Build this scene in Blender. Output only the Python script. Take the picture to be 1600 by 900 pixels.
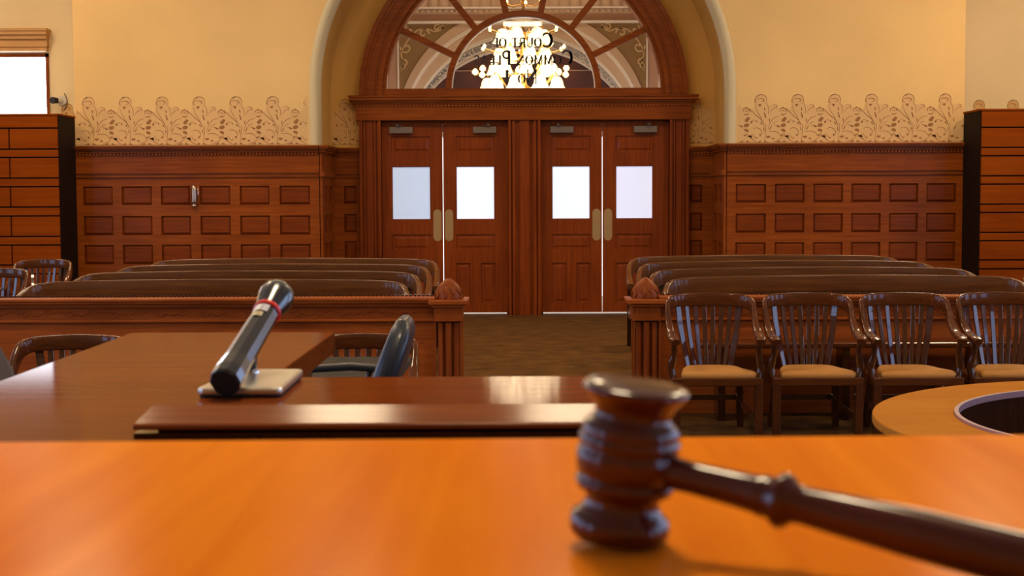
import bpy, bmesh, math, random
from mathutils import Matrix, Vector
for o in list(bpy.data.objects): bpy.data.objects.remove(o)
C = bpy.context.scene.collection
S = bpy.context.scene
random.seed(4)
pi = math.pi; R = math.radians; sin = math.sin; cos = math.cos

# ------------------------------------------------------------------ camera
F = 2280.0; EYE = 1.55; CX = 818.0; CY = 450.0
cd = bpy.data.cameras.new('camera'); cam = bpy.data.objects.new('camera', cd); C.objects.link(cam)
cam.matrix_world = Matrix.Translation((0, 0, EYE)) @ Matrix.Rotation(pi/2 - math.atan(146/F), 4, 'X') @ Matrix.Rotation(R(-.23), 4, 'Z')
cd.sensor_width = 36; cd.lens = F/1600*36; cd.shift_x = -(CX-800)/1600
cd.clip_start = .02; cd.clip_end = 100
cd.dof.use_dof = True; cd.dof.focus_distance = 9.5; cd.dof.aperture_fstop = 11.5
S.camera = cam
# ------------------------------------------------------------------ world, lights, exposure
w = bpy.data.worlds.new('world'); S.world = w; w.use_nodes = True
w.node_tree.nodes['Background'].inputs[0].default_value = (1.0, .82, .62, 1)
w.node_tree.nodes['Background'].inputs[1].default_value = .05
S.view_settings.view_transform = 'Standard'; S.view_settings.look = 'None'
S.view_settings.gamma = 1; S.view_settings.exposure = -0.45; S.view_settings.use_curve_mapping = False
def area(name, loc, sx, sy, power, col, target):
    l = bpy.data.lights.new(name, 'AREA'); l.shape = 'RECTANGLE'; l.size = sx; l.size_y = sy
    l.energy = power; l.color = col
    o = bpy.data.objects.new(name, l); C.objects.link(o); o.location = loc
    o.rotation_euler = (Vector(target)-Vector(loc)).to_track_quat('-Z', 'Y').to_euler()
    return o
WARM = (1, .78, .50); DAY = (.70, .82, 1.0)
LIGHT_SPOTS = [(-4.5, 14.4), (4.6, 14.4), (-3.2, 7.5), (3.2, 7.5), (0, 3.0), (-1.75, 13.5), (.45, 13.5), (-7.0, 16.0), (7.0, 16.0)]  # last two are unseen lamps added to brighten the outer bays
LIGHT_POWER = [150, 165, 120, 120, 170, 75, 75, 110, 130]
for (x, y), pw in zip(LIGHT_SPOTS, LIGHT_POWER):
    area('ceiling_lamp', (x, y, 5.55), .9, .9, pw, WARM, (x, y+.01, 0))
area('hall_fill', (0, 21.0, 5.9), 3, 1.5, 60, (1, .80, .62), (0, 22.0, 2.5))  # warm area lamp filling the hall, out of view
WIN_Y = [-1.5, 2.5, 6.5, 10.5]
WIN_EM = 5.5

# ------------------------------------------------------------------ materials
MATS = {}
def newmat(name):
    m = bpy.data.materials.new(name); m.use_nodes = True; MATS[name] = m
    nt = m.node_tree; return m, nt, nt.nodes['Principled BSDF']
def plain(name, col, rough=.5, metal=0, coat=0, em=None, emc=None, bump=0, bs=60, spec=.5, var=0, vs=3):
    m, nt, b = newmat(name)
    b.inputs['Base Color'].default_value = (*col, 1); b.inputs['Roughness'].default_value = rough
    b.inputs['Metallic'].default_value = metal; b.inputs['Coat Weight'].default_value = coat
    b.inputs['Specular IOR Level'].default_value = spec
    b.inputs['Coat Roughness'].default_value = .12
    if em: b.inputs['Emission Strength'].default_value = em; b.inputs['Emission Color'].default_value = (*(emc or col), 1)
    tc = nt.nodes.new('ShaderNodeTexCoord')
    if var:
        n = nt.nodes.new('ShaderNodeTexNoise'); n.inputs['Scale'].default_value = vs; n.inputs['Detail'].default_value = 4
        nt.links.new(tc.outputs['Object'], n.inputs['Vector'])
        r = nt.nodes.new('ShaderNodeValToRGB'); r.color_ramp.elements[0].position = .3; r.color_ramp.elements[1].position = .7
        r.color_ramp.elements[0].color = (*[c*(1-var) for c in col], 1); r.color_ramp.elements[1].color = (*[min(1, c*(1+var)) for c in col], 1)
        nt.links.new(n.outputs['Fac'], r.inputs['Fac']); nt.links.new(r.outputs['Color'], b.inputs['Base Color'])
    if bump:
        n = nt.nodes.new('ShaderNodeTexNoise'); n.inputs['Scale'].default_value = bs; n.inputs['Detail'].default_value = 3
        bp = nt.nodes.new('ShaderNodeBump'); bp.inputs['Strength'].default_value = bump; bp.inputs['Distance'].default_value = .01
        nt.links.new(tc.outputs['Object'], n.inputs['Vector']); nt.links.new(n.outputs['Fac'], bp.inputs['Height']); nt.links.new(bp.outputs['Normal'], b.inputs['Normal'])
    return m
def wood(name, c1, c2, axis='X', s=3., rough=.42, coat=.05, bump=.04, ctr=.25, crough=.12, spec=.08):
    m, nt, b = newmat(name)
    tc = nt.nodes.new('ShaderNodeTexCoord'); mp = nt.nodes.new('ShaderNodeMapping')
    sc = [s*11]*3; sc['XYZ'.index(axis)] = s*.55
    mp.inputs['Scale'].default_value = sc
    n1 = nt.nodes.new('ShaderNodeTexNoise'); n1.inputs['Scale'].default_value = 1; n1.inputs['Detail'].default_value = 6; n1.inputs['Distortion'].default_value = .6
    n2 = nt.nodes.new('ShaderNodeTexNoise'); n2.inputs['Scale'].default_value = s*.5; n2.inputs['Detail'].default_value = 3
    nt.links.new(tc.outputs['Object'], mp.inputs['Vector']); nt.links.new(mp.outputs['Vector'], n1.inputs['Vector'])
    nt.links.new(tc.outputs['Object'], n2.inputs['Vector'])
    mx = nt.nodes.new('ShaderNodeMath'); mx.operation = 'MULTIPLY_ADD'; mx.inputs[1].default_value = .6
    m2 = nt.nodes.new('ShaderNodeMath'); m2.operation = 'MULTIPLY'; m2.inputs[1].default_value = .4
    nt.links.new(n2.outputs['Fac'], m2.inputs[0]); nt.links.new(n1.outputs['Fac'], mx.inputs[0]); nt.links.new(m2.outputs[0], mx.inputs[2])
    r = nt.nodes.new('ShaderNodeValToRGB'); r.color_ramp.elements[0].position = .5-ctr/1.6; r.color_ramp.elements[1].position = .5+ctr/1.6
    r.color_ramp.elements[0].color = (*c1, 1); r.color_ramp.elements[1].color = (*c2, 1)
    nt.links.new(mx.outputs[0], r.inputs['Fac']); nt.links.new(r.outputs['Color'], b.inputs['Base Color'])
    b.inputs['Roughness'].default_value = rough; b.inputs['Coat Weight'].default_value = coat; b.inputs['Coat Roughness'].default_value = crough
    b.inputs['Specular IOR Level'].default_value = spec
    bp = nt.nodes.new('ShaderNodeBump'); bp.inputs['Strength'].default_value = bump; bp.inputs['Distance'].default_value = .004
    nt.links.new(n1.outputs['Fac'], bp.inputs['Height']); nt.links.new(bp.outputs['Normal'], b.inputs['Normal'])
    return m
RED1, RED2 = (.15, .029, .003), (.27, .062, .006)
wood('panel_wood', RED1, RED2, 'X', 3); wood('panel_wood_v', RED1, RED2, 'Z', 3)
wood('door_wood', (.15, .026, .004), (.25, .048, .006), 'Z', 3, .4, .08)
wood('panel_inset', (.115, .020, .0025), (.20, .040, .004), 'X', 3)
wood('cab_wood', (.165, .030, .003), (.25, .052, .005), 'X', 1.6, .6, 0, spec=0)
plain('cab_shade', (.012, .005, .003), .7, spec=.1)  # near-black stands in for shade on cabinet sides and between fronts
wood('bar_wood', (.21, .042, .007), (.38, .088, .013), 'X', 4)
wood('bar_wood_v', (.17, .034, .006), (.30, .066, .010), 'Z', 4)
wood('pew_wood', (.085, .028, .008), (.16, .055, .012), 'X', 4, .3, .4)
wood('pew_dark', (.025, .008, .003), (.05, .015, .005), 'Z', 4, .25, .6)
wood('chair_wood', (.06, .016, .004), (.125, .033, .007), 'X', 7, .25, .5, crough=.06)
wood('chair_wood_v', (.035, .009, .003), (.08, .020, .005), 'Z', 7, .25, 1., crough=.06)
wood('counter_wood', (.13, .027, .005), (.19, .043, .008), 'X', 5, .35, .33, .03, crough=.07, spec=0)
wood('ledge_wood', (.14, .030, .005), (.24, .058, .009), 'X', 9, .35, .5, .10, crough=.16, spec=0)
wood('bench_wood', (.72, .175, .005), (.88, .26, .010), 'Y', 3, .45, .17, .02, crough=.2, spec=0)
wood('round_wood', (.38, .14, .022), (.47, .185, .032), 'X', 4, .5, .03, spec=0)
wood('gavel_wood', (.030, .004, .0015), (.085, .011, .003), 'X', 25, .3, .8, .03, crough=.08)
wood('table_wood', (.10, .03, .01), (.17, .05, .015), 'X', 4)
plain('gap_black', (.006, .004, .003), .8)
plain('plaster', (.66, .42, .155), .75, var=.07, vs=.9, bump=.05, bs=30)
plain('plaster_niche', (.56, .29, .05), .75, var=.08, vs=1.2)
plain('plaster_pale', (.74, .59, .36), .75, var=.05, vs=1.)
plain('bead_plaster', (.55, .44, .24), .5)
plain('ceiling_paint', (.75, .62, .42), .8)
plain('stencil_ground', (.60, .365, .145), .75, var=.05, vs=2)
plain('stencil_dark', (.28, .115, .028), .75)
plain('stencil_niche', (.54, .29, .08), .75)
plain('stencil_light', (.74, .48, .22), .75)
plain('stencil_line', (.33, .145, .045), .75)
m = plain('carpet', (.10, .043, .009), .95, var=.28, vs=5, bump=.5, bs=180, spec=.1)
plain('carpet_dark', (.05, .04, .028), .95, var=.2, vs=9, spec=.1)
plain('leather_black', (.010, .013, .022), .42, coat=.2)
plain('leather_seam', (.004, .004, .006), .6)
plain('leather_tan', (.47, .20, .040), .6, spec=.2, var=.05, vs=9)
plain('mic_black', (.008, .008, .010), .25, coat=.8)
plain('mic_mesh', (.006, .007, .010), .35, coat=.5, bump=.4, bs=900)
plain('mic_red', (.75, .02, .01), .4)
plain('mic_label', (.50, .50, .55), .35)
plain('mic_switch', (.42, .33, .16), .4)
plain('satin_metal', (.62, .58, .50), .3, metal=.85)
plain('chrome', (.7, .68, .68), .12, metal=1)
plain('brass', (.42, .26, .10), .42, metal=.55)
plain('closer_metal', (.15, .105, .07), .5, metal=.2)
plain('dull_silver', (.42, .33, .28), .22, metal=.9)
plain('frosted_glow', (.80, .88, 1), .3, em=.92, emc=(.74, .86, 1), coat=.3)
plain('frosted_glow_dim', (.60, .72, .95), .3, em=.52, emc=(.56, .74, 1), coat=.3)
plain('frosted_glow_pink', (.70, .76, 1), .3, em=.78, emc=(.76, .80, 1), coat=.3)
plain('daylight', (.8, .88, 1), .5, em=WIN_EM, emc=(.40, .58, 1))
plain('daylight_white', (1, 1, 1), .5, em=10, emc=(.80, .88, 1))
plain('hall_fill', (1, 1, 1), .5, em=2.2, emc=(.93, .96, 1))  # glow of the added panel behind the doors
plain('lamp_glow', (1, .85, .6), .5, em=14, emc=(1, .78, .48))
plain('shade_glow', (1, .92, .75), .3, em=2.3, emc=(1, .76, .42))
plain('bulb_glow', (1, .85, .6), .3, em=5, emc=(1, .62, .25))
plain('brass_shiny', (.75, .48, .16), .25, metal=1)
plain('hall_pink', (.48, .27, .17), .7)
plain('hall_cream', (.56, .38, .24), .7)
plain('hall_white', (.80, .70, .58), .5)
plain('hall_brown', (.26, .145, .05), .8)
plain('hall_gold', (.60, .40, .18), .6)
plain('hall_grey', (.34, .28, .25), .7)
plain('hall_relief', (.60, .52, .45), .6)
plain('hall_red', (.10, .025, .018), .7)
plain('letter_black', (.012, .008, .006), .5)
plain('white_plastic', (.55, .52, .48), .4)
plain('blind_wood', (.50, .27, .10), .6, var=.1)
plain('violet_trim', (.30, .16, .17), .4)
# clear glass
m, nt, b = newmat('clear_glass')
tr = nt.nodes.new('ShaderNodeBsdfTransparent'); gl = nt.nodes.new('ShaderNodeBsdfGlossy'); gl.inputs['Roughness'].default_value = .02
fr = nt.nodes.new('ShaderNodeFresnel'); fr.inputs['IOR'].default_value = 1.35; mxs = nt.nodes.new('ShaderNodeMixShader')
nt.links.new(fr.outputs[0], mxs.inputs[0]); nt.links.new(tr.outputs[0], mxs.inputs[1]); nt.links.new(gl.outputs[0], mxs.inputs[2])
nt.links.new(mxs.outputs[0], nt.nodes['Material Output'].inputs[0])

# ------------------------------------------------------------------ mesh helpers
class MB:
    def __init__(s): s.v = []; s.f = []; s.sm = []
    def add(s, vs, fs, smooth=False):
        n = len(s.v); s.v += [tuple(v) for v in vs]; s.f += [tuple(i+n for i in f) for f in fs]; s.sm += [smooth]*len(fs); return s
    def box(s, x0, x1, y0, y1, z0, z1):
        if x0 > x1: x0, x1 = x1, x0
        v = [(x, y, z) for x in (x0, x1) for y in (y0, y1) for z in (z0, z1)]
        return s.add(v, [(0, 1, 3, 2), (4, 6, 7, 5), (0, 4, 5, 1), (2, 3, 7, 6), (0, 2, 6, 4), (1, 5, 7, 3)])
    def bar(s, p, q, wx, wy, up=(0, 0, 1)):
        p = Vector(p); q = Vector(q); d = (q-p).normalized(); u = Vector(up)
        if abs(d.dot(u)) > .95: u = Vector((0, 1, 0))
        a = d.cross(u).normalized(); b2 = a.cross(d).normalized(); v = []
        for c in (p, q):
            for i, j in ((-1, -1), (1, -1), (1, 1), (-1, 1)): v.append(c+a*i*wx/2+b2*j*wy/2)
        return s.add(v, [(0, 3, 2, 1), (4, 5, 6, 7), (0, 1, 5, 4), (1, 2, 6, 5), (2, 3, 7, 6), (3, 0, 4, 7)])
    def tube(s, pts, rad, n=10, caps=True):
        pts = [Vector(p) for p in pts]; rs = rad if isinstance(rad, (list, tuple)) else [rad]*len(pts); vs = []; fs = []
        ref = None
        for i, p in enumerate(pts):
            d = (pts[min(i+1, len(pts)-1)]-pts[max(i-1, 0)]).normalized()
            if ref is None: ref = Vector((0, 0, 1)) if abs(d.z) < .9 else Vector((1, 0, 0))
            a = d.cross(ref).normalized(); b2 = a.cross(d).normalized(); ref = b2
            for k in range(n): t = 2*pi*k/n; vs.append(p+(a*cos(t)+b2*sin(t))*rs[i])
        for i in range(len(pts)-1):
            for k in range(n): k2 = (k+1) % n; fs.append((i*n+k, i*n+k2, (i+1)*n+k2, (i+1)*n+k))
        s.add(vs, fs, True)
        if caps:
            s.add(vs[:n], [tuple(range(n-1, -1, -1))]); s.add(vs[-n:], [tuple(range(n))])
        return s
    def lathe(s, prof, o=(0, 0, 0), n=24, axis='Z', smooth=True):
        vs = []; fs = []
        for r, h in prof:
            for k in range(n):
                t = 2*pi*k/n; a, b2 = r*cos(t), r*sin(t)
                p = {'Z': (a, b2, h), 'X': (h, a, b2), 'Y': (a, h, b2)}[axis]
                vs.append((p[0]+o[0], p[1]+o[1], p[2]+o[2]))
        for i in range(len(prof)-1):
            for k in range(n): k2 = (k+1) % n; fs.append((i*n+k, i*n+k2, (i+1)*n+k2, (i+1)*n+k))
        s.add(vs, fs, smooth)
        m_ = len(prof)-1
        s.add(vs[:n], [tuple(range(n-1, -1, -1))]); s.add(vs[m_*n:], [tuple(range(n))])
        return s
    def prism(s, poly, a, b2, plane='XZ', smooth=False):
        n = len(poly); vs = []
        for h in (a, b2):
            for u, v in poly: vs.append({'XZ': (u, h, v), 'XY': (u, v, h), 'YZ': (h, u, v)}[plane])
        fs = [tuple(range(n)), tuple(range(2*n-1, n-1, -1))]+[(i, (i+1) % n, n+(i+1) % n, n+i) for i in range(n)]
        return s.add(vs, fs, smooth)
    def loft(s, st, n=16, sq=.35):
        """stations: (x,y,z, half_lateral, half_height) swept with a rounded-rectangle section"""
        vs = []; fs = []
        P = [Vector(q[:3]) for q in st]
        for i, q in enumerate(st):
            d = (P[min(i+1, len(P)-1)]-P[max(i-1, 0)]); dh = Vector((d.x, d.y, 0)).normalized()
            a = Vector((dh.y, -dh.x, 0)); u = a.cross(d.normalized()); u = u if u.z > 0 else -u
            for k in range(n):
                t = 2*pi*k/n; cx = math.copysign(abs(cos(t))**sq, cos(t)); cy = math.copysign(abs(sin(t))**sq, sin(t))
                vs.append(P[i]+a*cx*q[3]+u*cy*q[4])
        for i in range(len(st)-1):
            for k in range(n): k2 = (k+1) % n; fs.append((i*n+k, i*n+k2, (i+1)*n+k2, (i+1)*n+k))
        s.add(vs, fs, True); s.add(vs[:n], [tuple(range(n-1, -1, -1))]); s.add(vs[-n:], [tuple(range(n))])
        return s
    def frustum(s, x0, x1, z0, z1, yb, yf, ins):
        """raised panel facing -Y"""
        v = [(x0, yb, z0), (x1, yb, z0), (x1, yb, z1), (x0, yb, z1), (x0+ins, yf, z0+ins), (x1-ins, yf, z0+ins), (x1-ins, yf, z1-ins), (x0+ins, yf, z1-ins)]
        return s.add(v, [(4, 5, 6, 7), (0, 1, 5, 4), (1, 2, 6, 5), (2, 3, 7, 6), (3, 0, 4, 7), (3, 2, 1, 0)])
    def build(s, name, mat, parent=None, bevel=0, seg=2, fix=True):
        me = bpy.data.meshes.new(name); me.from_pydata(s.v, [], s.f)
        me.polygons.foreach_set('use_smooth', s.sm)
        if fix:
            bm = bmesh.new(); bm.from_mesh(me); bmesh.ops.recalc_face_normals(bm, faces=bm.faces); bm.to_mesh(me); bm.free()
        me.materials.append(MATS[mat]); o = bpy.data.objects.new(name, me); C.objects.link(o)
        if parent: o.parent = parent
        if bevel:
            md = o.modifiers.new('bevel', 'BEVEL'); md.width = bevel; md.segments = seg; md.limit_method = 'ANGLE'; md.angle_limit = R(40)
        return o
def thing(name, label, cat, loc=(0, 0, 0), rz=0, group=None):
    o = bpy.data.objects.new(name, None); C.objects.link(o); o.location = loc; o.rotation_euler = (0, 0, rz)
    o.empty_display_size = .1
    o['label'] = label; o['category'] = cat
    if group: o['group'] = group
    return o
def tag(o, label, cat, group=None):
    o['label'] = label; o['category'] = cat
    if group: o['group'] = group
    return o
def struct(o, label=None):
    o['kind'] = 'structure'
    if label: o['label'] = label
    return o
def dup(root, loc, rz, label):
    r = root.copy(); C.objects.link(r); r.location = loc; r.rotation_euler = (0, 0, rz); r['label'] = label
    for ch in list(root.children):
        c = ch.copy(); C.objects.link(c); c.parent = r
        for g in ch.children:
            d = g.copy(); C.objects.link(d); d.parent = c
    return r
def arc(cx, cz, r, a0, a1, n): return [(cx+r*cos(R(a0+(a1-a0)*i/n)), cz+r*sin(R(a0+(a1-a0)*i/n))) for i in range(n+1)]
def ring(mb, cx, cz, r0, r1, y0, y1, a0=0, a1=180, n=64):
    """solid half ring between radii r0<r1, from y0 to y1"""
    A = arc(cx, cz, r0, a0, a1, n); B = arc(cx, cz, r1, a0, a1, n); vs = []
    for (a, b2) in zip(A, B): vs += [(a[0], y0, a[1]), (b2[0], y0, b2[1]), (b2[0], y1, b2[1]), (a[0], y1, a[1])]
    fs = []
    for i in range(n):
        p = i*4; q = p+4
        for k in range(4): k2 = (k+1) % 4; fs.append((p+k, p+k2, q+k2, q+k))
    fs += [(0, 1, 2, 3), (n*4+3, n*4+2, n*4+1, n*4)]
    mb.add(vs, fs); return mb
def stroke(mb, pts, wd, y, th=.0015, taper=True):
    """flat painted stroke in the XZ plane, a hair proud of y (towards -Y)"""
    n = len(pts)
    if n < 2: return
    L = []; Q = []
    for i, p in enumerate(pts):
        a = pts[max(i-1, 0)]; b2 = pts[min(i+1, n-1)]; dx, dz = b2[0]-a[0], b2[1]-a[1]; l = math.hypot(dx, dz) or 1
        k = wd*(.35+.65*sin(pi*(i+.0)/(n-1))) if taper else wd
        L.append((p[0]-dz/l*k/2, p[1]+dx/l*k/2)); Q.append((p[0]+dz/l*k/2, p[1]-dx/l*k/2))
    for i in range(n-1):
        mb.add([(L[i][0], y-th, L[i][1]), (L[i+1][0], y-th, L[i+1][1]), (Q[i+1][0], y-th, Q[i+1][1]), (Q[i][0], y-th, Q[i][1])], [(0, 1, 2, 3)])
def smooth_pts(pts, k=4):
    out = []
    n = len(pts)
    for i in range(n-1):
        p0 = pts[max(i-1, 0)]; p1 = pts[i]; p2 = pts[i+1]; p3 = pts[min(i+2, n-1)]
        for j in range(k):
            t = j/k
            out.append(tuple(.5*((2*p1[d])+(-p0[d]+p2[d])*t+(2*p0[d]-5*p1[d]+4*p2[d]-p3[d])*t*t+(-p0[d]+3*p1[d]-3*p2[d]+p3[d])*t**3) for d in range(len(p1))))
    out.append(tuple(pts[-1])); return out

# ------------------------------------------------------------------ room shell
YF, YB, YO = 17.75, 18.80, 19.3       # projecting wall, niche wall, outer bays
XL, XR = -5.42, 5.34                  # ends of the projecting wall
ROOM, CEIL = 8.6, 6.6
ZC = 2.83                             # spring line of the arch
o = struct(MB().box(-ROOM, ROOM, -3, 27, -.1, 0).build('floor', 'carpet'))
struct(MB().box(-ROOM, ROOM, -3, 27, CEIL, CEIL+.1).build('ceiling', 'ceiling_paint'))
struct(MB().box(-ROOM, ROOM, -3.2, -3, 0, CEIL).build('wall_front', 'plaster'))
# projecting wall with the arched niche
mb = MB()
RO = 2.55; RI = 2.46
mb.box(XL, -RO, YF, YB+.1, 0, ZC); mb.box(RO, XR, YF, YB+.1, 0, ZC)
A = arc(0, ZC, RO, 180, 0, 64)
top = CEIL
vs = []; fs = []
for i, (x, z) in enumerate(A): vs += [(x, YF, z), (x, YF, top)]
for i in range(64): fs.append((2*i, 2*i+1, 2*i+3, 2*i+2))
mb.add(vs, fs)
mb.box(XL, -RO, YF, YB+.1, ZC, top); mb.box(RO, XR, YF, YB+.1, ZC, top)
struct(mb.build('wall_back', 'plaster', fix=True))
# rounded bead and reveal of the niche
path = [(-1, 0)]+[(cos(R(180-180*i/64)), sin(R(180-180*i/64))) for i in range(65)]+[(1, 0)]
def revealmesh(prof, name, mat, zb=0):
    m_ = MB(); vs = []; fs = []
    np_ = len(path)
    for j, (r, y) in enumerate(prof):
        for i, (a, b2) in enumerate(path):
            if i == 0: vs.append((-r, y, zb))
            elif i == np_-1: vs.append((r, y, zb))
            else: vs.append((a*r, y, ZC+b2*r))
    for j in range(len(prof)-1):
        for i in range(np_-1): fs.append((j*np_+i, j*np_+i+1, (j+1)*np_+i+1, (j+1)*np_+i))
    m_.add(vs, fs, True); return m_.build(name, mat)
struct(revealmesh([(RO+.03, YF-.001), (RO+.02, YF-.012), (RO+.0, YF-.016), (RO-.03, YF-.02), (RO-.07, YF+.02), (RI, YF+.10), (RI-.005, YF+.16)], 'trim_1', 'bead_plaster', 2.15), 'pale rounded plaster bead around the arched niche')
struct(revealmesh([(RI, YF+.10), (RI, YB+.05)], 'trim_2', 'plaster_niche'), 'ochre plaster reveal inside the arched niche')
# niche back wall around the doorway
mb = MB()
OX = 2.03                              # half width of the opening taken by the timber frame
GR = 2.0
mb.box(-RI-.06, -OX+.02, YB, YB+.15, 0, ZC+.05); mb.box(OX-.02, RI+.06, YB, YB+.15, 0, ZC+.05)
ring(mb, 0, ZC+.05, GR, RI+.12, YB, YB+.15, 0, 180)
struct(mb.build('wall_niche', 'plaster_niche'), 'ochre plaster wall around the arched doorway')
# outer bays
mb = MB()
WX, WZ0, WZ1 = -6.215, 1.0, 3.42
mb.box(-ROOM, -ROOM+.4, YO, YO+.2, 0, CEIL); mb.box(WX, XL+.3, YO, YO+.2, 0, CEIL)
mb.box(-ROOM+.4, WX, YO, YO+.2, 0, WZ0); mb.box(-ROOM+.4, WX, YO, YO+.2, WZ1, CEIL)
struct(mb.build('wall_outer_left', 'plaster_pale'), 'pale plaster wall bay around the left window')
struct(MB().box(XR-.3, ROOM, YO, YO+.2, 0, CEIL).build('wall_outer_right', 'plaster_pale'), 'pale plaster wall bay behind the right cabinet')
# side walls with tall daylight windows
for sx, nm in ((-1, 'wall_left'), (1, 'wall_right')):
    mb = MB(); x0, x1 = sorted((sx*ROOM, sx*(ROOM+.2))); zz0, zz1, hw = .35, 5.2, 1.15
    ys = [-3]+[v for y in WIN_Y for v in (y-hw, y+hw)]+[YO]
    for i in range(0, len(ys), 2): mb.box(x0, x1, ys[i], ys[i+1], 0, CEIL)
    for y in WIN_Y: mb.box(x0, x1, y-hw, y+hw, 0, zz0); mb.box(x0, x1, y-hw, y+hw, zz1, CEIL)
    struct(mb.build(nm, 'plaster_pale'))
    for k, y in enumerate(WIN_Y):
        xm = sx*(ROOM+.1)
        fr_ = MB().box(xm-.04, xm+.04, y-hw, y-hw+.07, zz0, zz1).box(xm-.04, xm+.04, y+hw-.07, y+hw, zz0, zz1).box(xm-.04, xm+.04, y-hw, y+hw, zz0, zz0+.07)
        fr_.box(xm-.04, xm+.04, y-hw, y+hw, zz1-.07, zz1).box(xm-.03, xm+.03, y-hw, y+hw, 3.4, 3.48)
        fo = struct(fr_.build('window_%d' % (k+2 if sx < 0 else k+6), 'panel_wood_v'), 'tall side window in its timber frame')
        MB().box(xm+sx*.05-.003, xm+sx*.05+.003, y-hw, y+hw, zz0, zz1).build('window_pane', 'daylight', fo)
# left rear window with its blind box
fr_ = MB().box(WX-.04, WX, YO-.02, YO+.1, WZ0, WZ1).box(-ROOM+.4, WX, YO-.02, YO+.1, WZ1-.045, WZ1)
wo = struct(fr_.build('window_1', 'panel_wood_v'), 'bright window with dark head rail on the far left')
MB().box(-ROOM+.4, WX-.02, YO+.1, YO+.11, WZ0, WZ1).build('window_pane', 'daylight_white', wo)
vb = MB().box(-ROOM+.2, -6.205, YO-.10, YO, 3.50, 3.60).box(-ROOM+.2, -6.20, YO-.14, YO, 3.60, 3.655).box(-ROOM+.2, -6.19, YO-.18, YO, 3.655, 3.70).box(-ROOM+.2, -6.18, YO-.2, YO, 3.70, 3.73)
vb.box(-ROOM+.2, -6.215, YO-.08, YO, 3.45, 3.50)
struct(vb.build('window_cornice', 'blind_wood', wo))
MB().box(-ROOM+.2, -6.22, YO-.12, YO, 3.435, 3.448).build('head_strip', 'hall_white', wo)

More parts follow.
